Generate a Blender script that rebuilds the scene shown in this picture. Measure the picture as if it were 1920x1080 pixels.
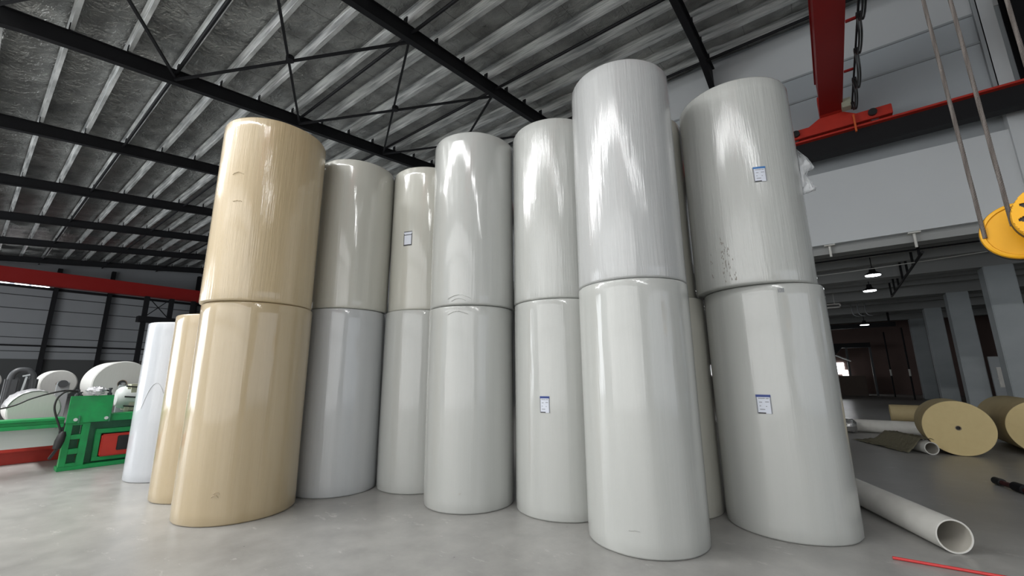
import bpy, math, random
from mathutils import Vector, Matrix
random.seed(7)
for o in list(bpy.data.objects): bpy.data.objects.remove(o)
sc = bpy.context.scene
col = sc.collection
R = math.radians
# ------------------------------------------------------------------ camera
F_PX = 776.84                       # focal length in pixels of a 1920 px wide frame
YAW, PITCH, ROLL = 37.3, 11.778, -0.384
cam_d = bpy.data.cameras.new('camera'); cam = bpy.data.objects.new('camera', cam_d); col.objects.link(cam)
cam_d.sensor_width = 36.0; cam_d.lens = F_PX * 36.0 / 1920.0; cam_d.clip_start = .05; cam_d.clip_end = 300
fw = Vector((math.cos(R(YAW)) * math.cos(R(PITCH)), math.sin(R(YAW)) * math.cos(R(PITCH)), math.sin(R(PITCH))))
rt = Vector((math.sin(R(YAW)), -math.cos(R(YAW)), 0)); up = rt.cross(fw)
cr, sr = math.cos(R(ROLL)), math.sin(R(ROLL))
rt2 = rt * cr + up * sr; up2 = -rt * sr + up * cr
M = Matrix((rt2, up2, -fw)).transposed().to_4x4(); M.translation = Vector((0, 0, 1.6))
cam.matrix_world = M
sc.camera = cam
# ------------------------------------------------------------------ view, world
sc.view_settings.view_transform = 'Standard'; sc.view_settings.look = 'None'
sc.view_settings.gamma = 1.0; sc.view_settings.use_curve_mapping = False
sc.view_settings.exposure = -0.08
sc.cycles.use_denoising = True
sc.cycles.max_bounces = 8; sc.cycles.diffuse_bounces = 4; sc.cycles.glossy_bounces = 4
sc.cycles.sample_clamp_indirect = 6.0
w = bpy.data.worlds.new('overcast_sky'); sc.world = w; w.use_nodes = True
bg = w.node_tree.nodes['Background']; bg.inputs[0].default_value = (.80, .88, 1, 1); bg.inputs[1].default_value = 1.0
WIN = 1.0                            # overall daylight level of the openings
# the hall
U0, U1, V0, V1 = -10.0, 14.0, -14.0, 48.0
def rz(u): return 9.6 + .115 * u     # underside of the rafters
# daylight through the doors, windows and roof lights, some added as fill: one area lamp just inside each opening
def daylight(name, c, d, sx, sy, power, colr=(1, .98, .95)):
    l = bpy.data.lights.new(name, 'AREA'); l.shape = 'RECTANGLE'; l.size = sx; l.size_y = sy; l.energy = power; l.color = colr
    o = bpy.data.objects.new(name, l); col.objects.link(o); o.location = c
    o.rotation_euler = Vector(d).to_track_quat('-Z', 'Y').to_euler()
    return o
daylight('daylight_front_door', (0.0, V0 + .3, 2.9), (0, 1, 0), 14, 5.0, 90 * WIN, (1, .985, .955))
daylight('daylight_left_door', (U0 + .3, 27.0, 3.4), (1, 0, 0), 20, 6.6, 2000 * WIN, (.95, .98, 1))
daylight('daylight_left_near_panels', (U0 + .3, 0.0, 3.55), (1, 0, 0), 20, 6.8, 205 * WIN, (.97, .99, 1))  # unseen translucent wall panels, enlarged to soften their reflections in the rolls
daylight('added_purlin_fill', (U0 + .3, 2.0, 7.85), (1, 0, .06), 23, 1.3, 85 * WIN, (.97, .99, 1))  # high fill lamp added to brighten the purlins and the roof
daylight('daylight_left_far_door', (U0 + .3, 43.0, 2.4), (1, 0, 0), 6, 4.0, 60 * WIN, (.95, .98, 1))
# roof lights over the near end, wider ones added to brighten the left floor: (u0,u1,v0,v1)
SKYL = [(-8.5, -.8, v - .28, v + .28) for v in (-8.9, -5.3, -1.7, 1.9, 5.6)] + [(-8.5, -.8, v - .5, v + .5) for v in (9.3, 12.3, 16.2)]
for i, (a, b, c, d) in enumerate(SKYL):
    daylight('daylight_roof_light', ((a + b) / 2, (c + d) / 2, rz((a + b) / 2) + .60), (.115, 0, -1), b - a, d - c, (43 if c < 8 else 85 if c < 11 else 125) * (b - a) * (d - c) * WIN, (1, 1, 1))

# ------------------------------------------------------------------ materials
def mat(name, base, rough=.5, metal=0.0, coat=0.0, coat_rough=.1, coat_ior=1.5, spec=.5, noise=None, bump=None, emit=None, alpha=None):
    """noise: (scale xyz, amount, colour2)   bump: (scale xyz, strength, distance, detail)"""
    m = bpy.data.materials.new(name); m.use_nodes = True; nt = m.node_tree; N = nt.nodes; L = nt.links
    p = N['Principled BSDF']
    p.inputs['Base Color'].default_value = (*base, 1); p.inputs['Roughness'].default_value = rough
    p.inputs['Metallic'].default_value = metal; p.inputs['Coat Weight'].default_value = coat
    p.inputs['Coat Roughness'].default_value = coat_rough; p.inputs['Coat IOR'].default_value = coat_ior; p.inputs['Specular IOR Level'].default_value = spec
    if alpha is not None: p.inputs['Alpha'].default_value = alpha
    if emit:
        p.inputs['Emission Color'].default_value = (*emit[0], 1); p.inputs['Emission Strength'].default_value = emit[1]
    tc = N.new('ShaderNodeTexCoord')
    if noise:
        mp = N.new('ShaderNodeMapping'); mp.inputs['Scale'].default_value = noise[0]; L.new(tc.outputs['Object'], mp.inputs[0])
        t = N.new('ShaderNodeTexNoise'); t.inputs['Scale'].default_value = 1; t.inputs['Detail'].default_value = 5; L.new(mp.outputs[0], t.inputs[0])
        rr = N.new('ShaderNodeValToRGB'); rr.color_ramp.elements[0].position = .5 - noise[1]; rr.color_ramp.elements[1].position = .5 + noise[1]
        rr.color_ramp.elements[0].color = (*noise[2], 1); rr.color_ramp.elements[1].color = (*base, 1)
        L.new(t.outputs['Fac'], rr.inputs[0]); L.new(rr.outputs[0], p.inputs['Base Color'])
    if bump:
        prev = None
        for (s, st, dist, det) in (bump if isinstance(bump, list) else [bump]):
            mp = N.new('ShaderNodeMapping'); mp.inputs['Scale'].default_value = s; L.new(tc.outputs['Object'], mp.inputs[0])
            t = N.new('ShaderNodeTexNoise'); t.inputs['Scale'].default_value = 1; t.inputs['Detail'].default_value = det; L.new(mp.outputs[0], t.inputs[0])
            b = N.new('ShaderNodeBump'); b.inputs['Strength'].default_value = st; b.inputs['Distance'].default_value = dist
            L.new(t.outputs['Fac'], b.inputs['Height'])
            if prev: L.new(prev.outputs[0], b.inputs['Normal'])
            prev = b
        L.new(prev.outputs[0], p.inputs['Normal']); L.new(prev.outputs[0], p.inputs['Coat Normal'])
    return m
wrap_bump = [((1.6, 1.6, .6), .5, .04, 1), ((14, 14, .9), .6, .010, 3), ((60, 60, 3.0), .6, .004, 4)]
wrap_smooth = [((1.4, 1.4, .5), .55, .035, 1), ((10, 10, .5), .5, .007, 3), ((55, 55, 1.6), .4, .0022, 3)]
def paper(name, c, c2, coat=1.0, b=wrap_smooth):
    return mat(name, c, .5, coat=coat, coat_rough=.075, coat_ior=1.62, noise=((3.5, 3.5, .30), .25, c2), bump=b)
M_WHITE = paper('wrapped_white_paper', (.465, .472, .45), (.41, .42, .40))
M_COOL = paper('wrapped_cool_white_paper', (.465, .475, .475), (.405, .42, .425))
M_CREAM = paper('wrapped_cream_white_paper', (.50, .495, .44), (.44, .435, .385))
M_BEIGE = paper('wrapped_beige_paper', (.47, .375, .235), (.39, .30, .165))
M_GLOSS = paper('wrapped_bright_white_paper', (.50, .52, .55), (.46, .48, .505))
M_ENDW = mat('roll_end_white', (.50, .50, .48), .8, noise=((60, 60, 4), .3, (.46, .46, .44)))
M_WHITES = paper('streaky_white_film', (.465, .472, .45), (.41, .42, .40), b=wrap_bump)
M_COOLS = paper('streaky_cool_white_film', (.47, .475, .47), (.41, .42, .418), b=wrap_bump)
M_BEIGES = paper('streaky_beige_film', (.54, .43, .27), (.45, .345, .19), b=wrap_bump)
M_CORE = mat('cardboard_core', (.33, .26, .18), .8)
M_KRAFT = mat('kraft_paper', (.52, .42, .22), .7, noise=((3, 3, 3), .4, (.42, .33, .18)), bump=((4, 4, 4), .2, .01, 2))
M_KEND = mat('kraft_roll_end', (.72, .58, .30), .85, noise=((5, 9, 9), .4, (.66, .52, .26)), bump=((3, 60, 60), .15, .002, 3))
M_TUBE = mat('white_cardboard_tube', (.72, .71, .67), .65, noise=((4, 4, 4), .35, (.54, .53, .49)), bump=((8, 8, 8), .2, .004, 3))
M_TUBEIN = mat('tube_inside_cardboard', (.46, .44, .39), .8)
M_BLACK = mat('black_painted_steel', (.009, .009, .010), .6, spec=.25, noise=((2, 2, 2), .3, (.008, .008, .01)))
M_DGREY = mat('dark_grey_steel', (.045, .048, .052), .5)
M_GALV = mat('galvanised_purlin', (.88, .89, .87), .42, metal=.40, noise=((.9, .7, 9), .2, (.24, .25, .25)), bump=[((2, 5, 90), .5, .006, 2), ((9, 4, 30), .4, .006, 3)])  # lengthwise light-dark noise stands in for broken glints on the webs
M_ZINC = mat('zinc_rod', (.35, .36, .37), .4, metal=.8)
M_RED = mat('crane_red_paint', (.25, .008, .007), .45, spec=.25, noise=((1.2, 1.2, 1.2), .4, (.27, .016, .014)))
M_RED2 = mat('machine_red_paint', (.50, .03, .015), .45, noise=((5, 5, 5), .3, (.40, .022, .012)))
M_RROD = mat('red_rod_paint', (.55, .04, .04), .4)
M_GREEN = mat('machine_green_paint', (.012, .33, .085), .42, spec=.3, noise=((6, 6, 6), .25, (.02, .21, .07)), bump=((7, 7, 7), .1, .004, 2))
M_GREEND = mat('machine_green_dark', (.02, .15, .07), .5, noise=((9, 9, 9), .3, (.045, .20, .11)))  # darker green for the recessed panels, lugs and motor bed
M_YEL = mat('crane_yellow_paint', (.68, .335, .004), .42, spec=.35, noise=((7, 7, 7), .3, (.82, .40, .01)))
M_WIRE = mat('steel_wire_rope', (.115, .10, .09), .55, metal=.3, bump=((90, 90, 220), .8, .004, 1))
M_RUB = mat('black_rubber', (.012, .012, .012), .5)
M_CONC = mat('painted_concrete_white', (.60, .62, .63), .8, noise=((.6, .6, .6), .4, (.55, .57, .58)), bump=((3, 3, 3), .1, .01, 4))
M_CONG = mat('grey_concrete', (.36, .38, .39), .85, noise=((.8, .8, .8), .4, (.30, .32, .33)), bump=((3, 3, 3), .15, .01, 4))
M_COND = mat('dark_slab_concrete', (.34, .345, .335), .85, noise=((.6, .6, .6), .4, (.28, .285, .28)))
M_COL = mat('column_paint_grey', (.44, .47, .48), .75, noise=((.8, .8, 1.4), .3, (.33, .36, .37)))
M_SIDE = mat('pale_grey_siding', (.43, .46, .48), .6, noise=((.7, .7, .9), .4, (.39, .42, .44)), bump=((2, 2, 6), .15, .01, 2))
M_ESID = mat('end_wall_siding', (.30, .31, .32), .6, noise=((.6, .6, .9), .4, (.26, .27, .28)))
M_DADO = mat('dark_dado', (.07, .072, .072), .7)
M_FARW = mat('far_wall_reddish', (.20, .13, .115), .8, noise=((.6, .6, .6), .4, (.13, .09, .08)))
M_GLOW = mat('lamp_lens', (.9, .9, .9), .5, emit=((.93, .97, 1), 14))
M_PANE = mat('daylit_pane', (.9, .9, .9), .3, emit=((.95, .98, 1), 7))
M_PANEB = mat('daylit_frosted_pane', (.9, .9, .9), .3, emit=((1, 1, 1), 1.0))  # glow of the near panels and of the added high band
M_ROOFL = mat('daylit_roof_sheet', (.9, .9, .9), .3, emit=((.97, 1, .99), 3))
M_PLAS = mat('white_plastic_film', (.60, .60, .62), .25, coat=.6, bump=((14, 14, 14), .7, .02, 3))
M_CLEAR = mat('clear_plastic_film', (.8, .82, .84), .12, coat=1, alpha=.45, bump=((16, 16, 16), .8, .02, 3))
M_FOIL2 = mat('silver_wrap', (.75, .75, .75), .25, metal=.9, bump=((20, 20, 20), 1, .02, 3))
M_LAB = mat('label_paper', (.62, .65, .72), .5)
M_LABB = mat('label_blue', (.03, .055, .22), .5)
M_LABC = mat('label_bright_blue', (.04, .16, .40), .5)
M_LABK = mat('label_black_edge', (.03, .03, .035), .5)
M_INK = mat('grey_ink', (.22, .23, .25), .6)
M_SMUDGE2 = mat('brown_grey_scuff', (.25, .23, .20), .7)
M_SMUDGE = mat('grey_scuff', (.40, .39, .36), .7)
M_MOTOR = mat('cream_machine_paint', (.40, .40, .30), .5)
M_PALE = mat('pale_machine_paint', (.55, .58, .56), .5)
M_BPAPER = mat('crumpled_brown_paper', (.16, .145, .095), .8, bump=((12, 12, 12), 1, .03, 3))
M_BROWN = mat('brown_carton', (.10, .075, .06), .8)
M_ORANGE = mat('orange_rag', (.55, .10, .02), .7)

def floor_mat():
    m = bpy.data.materials.new('polished_concrete_floor'); m.use_nodes = True; nt = m.node_tree; N = nt.nodes; L = nt.links
    p = N['Principled BSDF']; tc = N.new('ShaderNodeTexCoord')
    def noise(scale, detail, rough=.6):
        mp = N.new('ShaderNodeMapping'); mp.inputs['Scale'].default_value = scale; L.new(tc.outputs['Object'], mp.inputs[0])
        t = N.new('ShaderNodeTexNoise'); t.inputs['Scale'].default_value = 1; t.inputs['Detail'].default_value = detail; t.inputs['Roughness'].default_value = rough
        L.new(mp.outputs[0], t.inputs[0]); return t
    n1 = noise((.35, .35, 1), 6); n2 = noise((3, 3, 1), 8, .7); n3 = noise((7, 2.6, 1), 6, .75)
    r1 = N.new('ShaderNodeValToRGB'); r1.color_ramp.elements[0].position = .35; r1.color_ramp.elements[1].position = .68
    r1.color_ramp.elements[0].color = (.29, .285, .273, 1); r1.color_ramp.elements[1].color = (.375, .37, .355, 1); L.new(n1.outputs[0], r1.inputs[0])
    r2 = N.new('ShaderNodeValToRGB'); r2.color_ramp.elements[0].position = .3; r2.color_ramp.elements[1].position = .7
    r2.color_ramp.elements[0].color = (.80, .80, .80, 1); r2.color_ramp.elements[1].color = (1.10, 1.10, 1.09, 1); L.new(n2.outputs[0], r2.inputs[0])
    mx = N.new('ShaderNodeMix'); mx.data_type = 'RGBA'; mx.blend_type = 'MULTIPLY'; mx.inputs[0].default_value = 1
    L.new(r1.outputs[0], mx.inputs[6]); L.new(r2.outputs[0], mx.inputs[7])
    r3 = N.new('ShaderNodeValToRGB'); r3.color_ramp.elements[0].position = .61; r3.color_ramp.elements[1].position = .70
    r3.color_ramp.elements[0].color = (0, 0, 0, 1); r3.color_ramp.elements[1].color = (.5, .5, .5, 1); L.new(n3.outputs[0], r3.inputs[0])
    mx2 = N.new('ShaderNodeMix'); mx2.data_type = 'RGBA'; L.new(r3.outputs[0], mx2.inputs[0]); L.new(mx.outputs[2], mx2.inputs[6])
    mx2.inputs[7].default_value = (.60, .59, .56, 1)
    L.new(mx2.outputs[2], p.inputs['Base Color'])
    rr = N.new('ShaderNodeMapRange'); rr.inputs['To Min'].default_value = .20; rr.inputs['To Max'].default_value = .46; L.new(n2.outputs[0], rr.inputs[0])
    L.new(rr.outputs[0], p.inputs['Roughness'])
    b = N.new('ShaderNodeBump'); b.inputs['Strength'].default_value = .12; b.inputs['Distance'].default_value = .01; L.new(n2.outputs[0], b.inputs['Height']); L.new(b.outputs[0], p.inputs['Normal'])
    return m
M_FLOOR = floor_mat()

def foil_mat():
    m = bpy.data.materials.new('foil_insulation'); m.use_nodes = True; nt = m.node_tree; N = nt.nodes; L = nt.links
    p = N['Principled BSDF']; p.inputs['Metallic'].default_value = .85; p.inputs['Roughness'].default_value = .30
    tc = N.new('ShaderNodeTexCoord')
    prev = None
    def nz(scale, st, dist, det, kind='N'):
        nonlocal prev
        mp = N.new('ShaderNodeMapping'); mp.inputs['Scale'].default_value = scale; L.new(tc.outputs['Object'], mp.inputs[0])
        if kind == 'N':
            t = N.new('ShaderNodeTexNoise'); t.inputs['Scale'].default_value = 1; t.inputs['Detail'].default_value = det; t.inputs['Distortion'].default_value = .7; out = t.outputs[0]
        else:
            t = N.new('ShaderNodeTexVoronoi'); t.feature = 'DISTANCE_TO_EDGE'; t.inputs['Scale'].default_value = 1; out = t.outputs['Distance']
        L.new(mp.outputs[0], t.inputs[0])
        b = N.new('ShaderNodeBump'); b.inputs['Strength'].default_value = st; b.inputs['Distance'].default_value = dist; L.new(out, b.inputs['Height'])
        if prev: L.new(prev.outputs[0], b.inputs['Normal'])
        prev = b; return t
    nz((1.2, .8, 1), .35, .04, 2)
    nz((5, 4, 5), 1, .08, 6)
    nz((14, 10, 14), 1, .03, 4)
    L.new(prev.outputs[0], p.inputs['Normal'])
    # sheet seams every 1.2 m across the purlins, darker dust patches
    sp = N.new('ShaderNodeSeparateXYZ'); L.new(tc.outputs['Object'], sp.inputs[0])
    md = N.new('ShaderNodeMath'); md.operation = 'PINGPONG'; md.inputs[1].default_value = .62; L.new(sp.outputs['Y'], md.inputs[0])
    lt = N.new('ShaderNodeMath'); lt.operation = 'LESS_THAN'; lt.inputs[1].default_value = .009; L.new(md.outputs[0], lt.inputs[0])
    t = N.new('ShaderNodeTexNoise'); t.inputs['Scale'].default_value = 1.3; t.inputs['Detail'].default_value = 6; L.new(tc.outputs['Object'], t.inputs[0])
    r = N.new('ShaderNodeValToRGB'); r.color_ramp.elements[0].position = .35; r.color_ramp.elements[1].position = .7
    r.color_ramp.elements[0].color = (.26, .26, .25, 1); r.color_ramp.elements[1].color = (.50, .50, .48, 1); L.new(t.outputs[0], r.inputs[0])
    mx = N.new('ShaderNodeMix'); mx.data_type = 'RGBA'; L.new(lt.outputs[0], mx.inputs[0]); L.new(r.outputs[0], mx.inputs[6]); mx.inputs[7].default_value = (.20, .20, .19, 1)
    L.new(mx.outputs[2], p.inputs['Base Color'])
    return m
M_FOIL = foil_mat()

# ------------------------------------------------------------------ mesh helpers
class MB:
    def __init__(s): s.v = []; s.f = []
    def add(s, vs, fs):
        n = len(s.v); s.v += [tuple(p) for p in vs]; s.f += [tuple(i + n for i in f) for f in fs]; return s
    def box(s, x0, x1, y0, y1, z0, z1):
        x0, x1 = min(x0, x1), max(x0, x1); y0, y1 = min(y0, y1), max(y0, y1); z0, z1 = min(z0, z1), max(z0, z1)
        return s.add([(x0,y0,z0),(x1,y0,z0),(x1,y1,z0),(x0,y1,z0),(x0,y0,z1),(x1,y0,z1),(x1,y1,z1),(x0,y1,z1)],
              [(0,3,2,1),(4,5,6,7),(0,1,5,4),(1,2,6,5),(2,3,7,6),(3,0,4,7)])
    def bar(s, p0, p1, w_, h_, upv=(0, 0, 1)):
        p0 = Vector(p0); p1 = Vector(p1); d = (p1 - p0).normalized(); a = d.cross(Vector(upv))
        if a.length < 1e-4: a = d.cross(Vector((1, 0, 0)))
        a.normalize(); b = a.cross(d); a = a * w_ / 2; b = b * h_ / 2
        vs = [p + i * a + j * b for p in (p0, p1) for i, j in ((-1,-1),(1,-1),(1,1),(-1,1))]
        return s.add(vs, [(0,1,2,3),(7,6,5,4),(0,4,5,1),(1,5,6,2),(2,6,7,3),(3,7,4,0)])
    def ring(s, c, a, b, r, seg): return [c + a * (r * math.cos(2*math.pi*i/seg)) + b * (r * math.sin(2*math.pi*i/seg)) for i in range(seg)]
    def prof(s, p0, p1, pts, seg=32, close=False):
        """lathe about the axis p0->p1: pts = [(radius, distance along the axis)]"""
        p0 = Vector(p0); d = (Vector(p1) - p0).normalized(); a = d.orthogonal().normalized(); b = d.cross(a)
        vs = []; fs = []
        for (r, t) in pts: vs += s.ring(p0 + d * t, a, b, max(r, 1e-4), seg)
        n = len(pts)
        for k in range(n if close else n - 1):
            k2 = (k + 1) % n
            for i in range(seg):
                j = (i + 1) % seg; fs.append((k*seg+i, k*seg+j, k2*seg+j, k2*seg+i))
        return s.add(vs, fs)
    def cyl(s, p0, p1, r, seg=24, r2=None):
        L_ = (Vector(p1) - Vector(p0)).length
        return s.prof(p0, p1, [(0, 0), (r, 0), (r if r2 is None else r2, L_), (0, L_)], seg)
    def pipe(s, p0, p1, ro, ri, seg=40):
        L_ = (Vector(p1) - Vector(p0)).length
        return s.prof(p0, p1, [(ro, 0), (ro, L_), (ri, L_), (ri, 0)], seg, True)
    def tube(s, pts, r, seg=10):
        pts = [Vector(p) for p in pts]; n = len(pts); vs = []; fs = []; a = None
        for k, p in enumerate(pts):
            d = (pts[min(k+1, n-1)] - pts[max(k-1, 0)]).normalized()
            a = d.orthogonal().normalized() if a is None else (a - d * a.dot(d)).normalized()
            vs += s.ring(p, a, d.cross(a), r, seg)
        for k in range(n-1):
            for i in range(seg):
                j = (i+1) % seg; fs.append((k*seg+i, k*seg+j, (k+1)*seg+j, (k+1)*seg+i))
        fs.append(tuple(range(seg))[::-1]); fs.append(tuple(range((n-1)*seg, n*seg)))
        return s.add(vs, fs)
    def prism(s, poly, axis, a, b):
        """extrude a 2-D polygon along axis 'x','y' or 'z' from a to b"""
        def P(p, t): return {'x': (t, p[0], p[1]), 'y': (p[0], t, p[1]), 'z': (p[0], p[1], t)}[axis]
        n = len(poly); vs = [P(p, a) for p in poly] + [P(p, b) for p in poly]
        fs = [tuple(range(n)), tuple(range(n, 2*n))[::-1]] + [(i, i+n, (i+1) % n + n, (i+1) % n) for i in range(n)]
        return s.add(vs, fs)
def spline(pts, n=8):
    pts = [Vector(p) for p in pts]; out = []
    for i in range(len(pts) - 1):
        p0 = pts[max(i-1, 0)]; p1 = pts[i]; p2 = pts[i+1]; p3 = pts[min(i+2, len(pts)-1)]
        for k in range(n):
            t = k / n
            out.append(.5 * ((2*p1) + (p2-p0)*t + (2*p0-5*p1+4*p2-p3)*t*t + (3*p1-p0-3*p2+p3)*t**3))
    out.append(pts[-1]); return out
ORG = {}
def obj(name, mb, m, parent=None, bevel=0, smooth=True, angle=35):
    """one mesh object, given in world coordinates, with its origin at its parent's base or at its own base"""
    xs = [v[0] for v in mb.v]; ys = [v[1] for v in mb.v]; zs = [v[2] for v in mb.v]
    if parent is None: o0 = Vector(((min(xs)+max(xs))/2, (min(ys)+max(ys))/2, min(zs)))
    else: o0 = ORG[parent.name]
    me = bpy.data.meshes.new(name)
    me.from_pydata([(v[0]-o0.x, v[1]-o0.y, v[2]-o0.z) for v in mb.v], [], mb.f)
    import bmesh
    bm = bmesh.new(); bm.from_mesh(me); bmesh.ops.recalc_face_normals(bm, faces=bm.faces)
    if bevel: bmesh.ops.bevel(bm, geom=[e for e in bm.edges if len(e.link_faces) == 2 and e.calc_face_angle(0) > .6], offset=bevel, segments=2, affect='EDGES', clamp_overlap=True)
    bm.to_mesh(me); bm.free()
    me.materials.append(m)
    o = bpy.data.objects.new(name, me); col.objects.link(o)
    if smooth:
        for p in me.polygons: p.use_smooth = True
        me.set_sharp_from_angle(angle=R(angle))
    if parent is None: o.location = o0
    else: o.parent = parent
    ORG[o.name] = o0
    return o
def thing(name, label, cat, loc, group=None):
    o = bpy.data.objects.new(name, None); col.objects.link(o); o.location = loc; o.empty_display_size = .1
    ORG[o.name] = Vector(loc); return tag(o, label, cat, group)
def tag(o, label, cat, group=None):
    o['label'] = label; o['category'] = cat
    if group: o['group'] = group
    return o
def struct(name, mb, m, **k):
    o = obj(name, mb, m, **k); o['kind'] = 'structure'; return o
ORD = ['first', 'second', 'third', 'fourth', 'fifth', 'sixth', 'seventh', 'eighth', 'ninth', 'tenth', 'eleventh', 'twelfth', 'thirteenth', 'fourteenth', 'fifteenth', 'sixteenth', 'seventeenth', 'eighteenth', 'nineteenth', 'twentieth', 'twenty-first', 'twenty-second', 'twenty-third']

# ------------------------------------------------------------------ setting: floor, walls, roof
UA = 41.5                            # far wall of the annex
struct('floor', MB().box(U0 - .3, UA + .3, V0 - .3, V1 + .3, -.2, 0), M_FLOOR, smooth=False)
# the roof: foil insulation draped over the purlins, with cut-outs at the roof lights
PUR = [-9.39 + 1.08 * k for k in range(22)]          # purlin positions (one at .33, 1.41, 2.49 ...)
PUR = [p for p in PUR if p < 13.9]
RAF = [-10.5, -4.3, 2.0, 7.85, 14.1, 20.4, 26.75, 33.1, 39.4, 45.7]
nu = 240; dv = .31
def foil_z(u, v):
    k = ((u - .33) / 1.08) % 1.0
    sag = .06 * math.sin(math.pi * k) ** .8
    # the sheet is pinched down a little beside each rafter
    dr = min(abs(v - r) for r in RAF)
    pin = .03 * math.exp(-(dr / .5) ** 2)
    return rz(u) + .86 - sag + pin + .018 * math.sin(v * 5.1 + u * 2.3) * math.sin(math.pi * k) + .012 * math.sin(v * 11.7 + u * 7.1)
nv = int((V1 - V0) / dv); mb = MB(); vs = []; fs = []
for i in range(nu + 1):
    for j in range(nv + 1):
        u = U0 + (U1 - U0) * i / nu; v = V0 + (V1 - V0) * j / nv; vs.append((u, v, foil_z(u, v)))
for i in range(nu):
    for j in range(nv):
        u = U0 + (U1 - U0) * (i + .5) / nu; v = V0 + (V1 - V0) * (j + .5) / nv
        if any(a < u < b and c < v < d for a, b, c, d in SKYL): continue
        a = i * (nv + 1) + j; fs.append((a, a + 1, a + nv + 2, a + nv + 1))
mb.add(vs, fs); struct('ceiling', mb, M_FOIL, angle=80)
mb = MB(); mb.prism([(U0 - .3, rz(U0 - .3) + 1.02), (U1 + .3, rz(U1 + .3) + 1.02), (U1 + .3, rz(U1 + .3) + 1.12), (U0 - .3, rz(U0 - .3) + 1.12)], 'y', V0 - .3, V1 + .3)
struct('trim_1', mb, M_SIDE, smooth=False)           # the roof sheets above the foil
for i, (a, b, c, d) in enumerate(SKYL):
    mb = MB(); za, zb = rz(a) + .80, rz(b) + .80
    mb.prism([(a, za), (b, zb), (b, zb + .03), (a, za + .03)], 'y', c, d)
    struct('window_%d' % (i + 10), mb, M_ROOFL, smooth=False)  # glowing sheets, the added wide strips among them

# end wall (far left): siding, girts, dado, strip of daylight
mb = MB(); mb.box(U0, U1, V1, V1 + .25, 0, 8.46).box(U0, U1, V1, V1 + .25, 8.66, 12.0).box(3.3, U1, V1, V1 + .25, 8.46, 8.66)
struct('wall_far_end', mb, M_ESID, smooth=False)
for i, z in enumerate((7.7, 6.7, 5.6, 4.55, 3.54)):
    struct('trim_%d' % (i + 2), MB().box(U0, U1, V1 - .03, V1, z - .03, z + .03), M_DGREY, smooth=False)
struct('trim_7', MB().box(U0, U1, V1 - .14, V1, 3.90, 4.02), M_BLACK, smooth=False)
struct('trim_8', MB().box(U0, U1, V1 - .10, V1, 0, 2.96), M_DADO, smooth=False)
struct('trim_9', MB().box(U0, U1, V1 - .18, V1, 8.26, 8.44), M_BLACK, smooth=False)
for i, (a, b) in enumerate([(-9.5, -5.2), (-4.9, .05), (.1, 1.25), (1.5, 2.2), (2.35, 3.25)]):
    struct('window_%d' % (i + 1), MB().box(a, b, V1 + .02, V1 + .06, 8.48, 8.64), M_PANE, smooth=False)
# left wall, behind the camera's left, with doorways, translucent panels and an added glowing band
mb = MB()
mb.box(U0 - .25, U0, V0, V1, 8.6, 9.6).box(U0 - .25, U0, V0, V1, 7.0, 7.15).box(U0 - .25, U0, V0, -9.6, 7.15, 8.6).box(U0 - .25, U0, 13.6, V1, 7.15, 8.6).box(U0 - .25, U0, V0, -10, 0, 7).box(U0 - .25, U0, 10, 17, 0, 7).box(U0 - .25, U0, 37, 40, 0, 7)
mb.box(U0 - .25, U0, 40, 46, 4.4, 7).box(U0 - .25, U0, 46, V1, 0, 7)
struct('wall_left', mb, M_SIDE, smooth=False)
struct('window_6', MB().box(U0 - .15, U0 - .1, -10, 10, 0, 7.0), M_PANEB, smooth=False)  # pane of the near panels, made oversize to keep reflections soft
mb = MB()
for k in range(11): mb.box(U0 - .12, U0 - .04, -10 + 2 * k - .03, -10 + 2 * k + .03, 0, 7)
mb.box(U0 - .12, U0 - .04, -10, 10, 3.4, 3.5)
struct('trim_10', mb, M_DGREY, smooth=False)
struct('window_8', MB().box(U0 - .15, U0 - .1, -9.6, 13.6, 7.15, 8.6), M_PANEB, smooth=False)  # glowing band added with the high fill for the purlins
# wall behind the camera with a wide roller doorway
mb = MB(); mb.box(U0, -7, V0 - .25, V0, 0, 10.5).box(7, U1, V0 - .25, V0, 0, 12).box(-7, 7, V0 - .25, V0, 5.4, 11)
struct('wall_behind_camera', mb, M_SIDE, smooth=False)

# right wall: the concrete building the hall leans against
mb = MB(); mb.box(U1, U1 + .3, V0, V1, 7.56, 12.4); struct('wall_right', mb, M_SIDE, smooth=False)
struct('trim_11', MB().box(U1 + .12, U1 + .35, V0, V1, 7.13, 7.56), M_CONG, smooth=False)           # recess
struct('trim_12', MB().box(U1 - .02, U1 + .45, -3.95, V1, 5.05, 7.13), M_CONC, smooth=False)        # white beam band
struct('trim_13', MB().box(U1 - .04, U1, -14, V1, 10.35, 11.9), M_CONC, smooth=False)               # pale band under the roof
for i, z in enumerate((9.53, 10.33)):
    struct('trim_%d' % (14 + i), MB().box(U1 - .05, U1, -3.9, V1, z - .025, z + .025), M_CONG, smooth=False)
struct('trim_16', MB().box(U1 - .10, U1 + .05, -3.97, -3.88, 8.0, 11.0), M_CONG, smooth=False)
struct('trim_17', MB().box(U1 - .10, U1 + .3, -4.22, -3.95, 4.9, 12.0), M_CONC, smooth=False)       # pale pilaster
struct('trim_18', MB().box(U1 - .05, U1 + .3, V0, -4.22, 4.9, 7.56), M_CONG, smooth=False)
struct('trim_19', MB().box(U1, U1 + .3, 14, V1, 0, 5.05), M_CONG, smooth=False)
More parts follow.
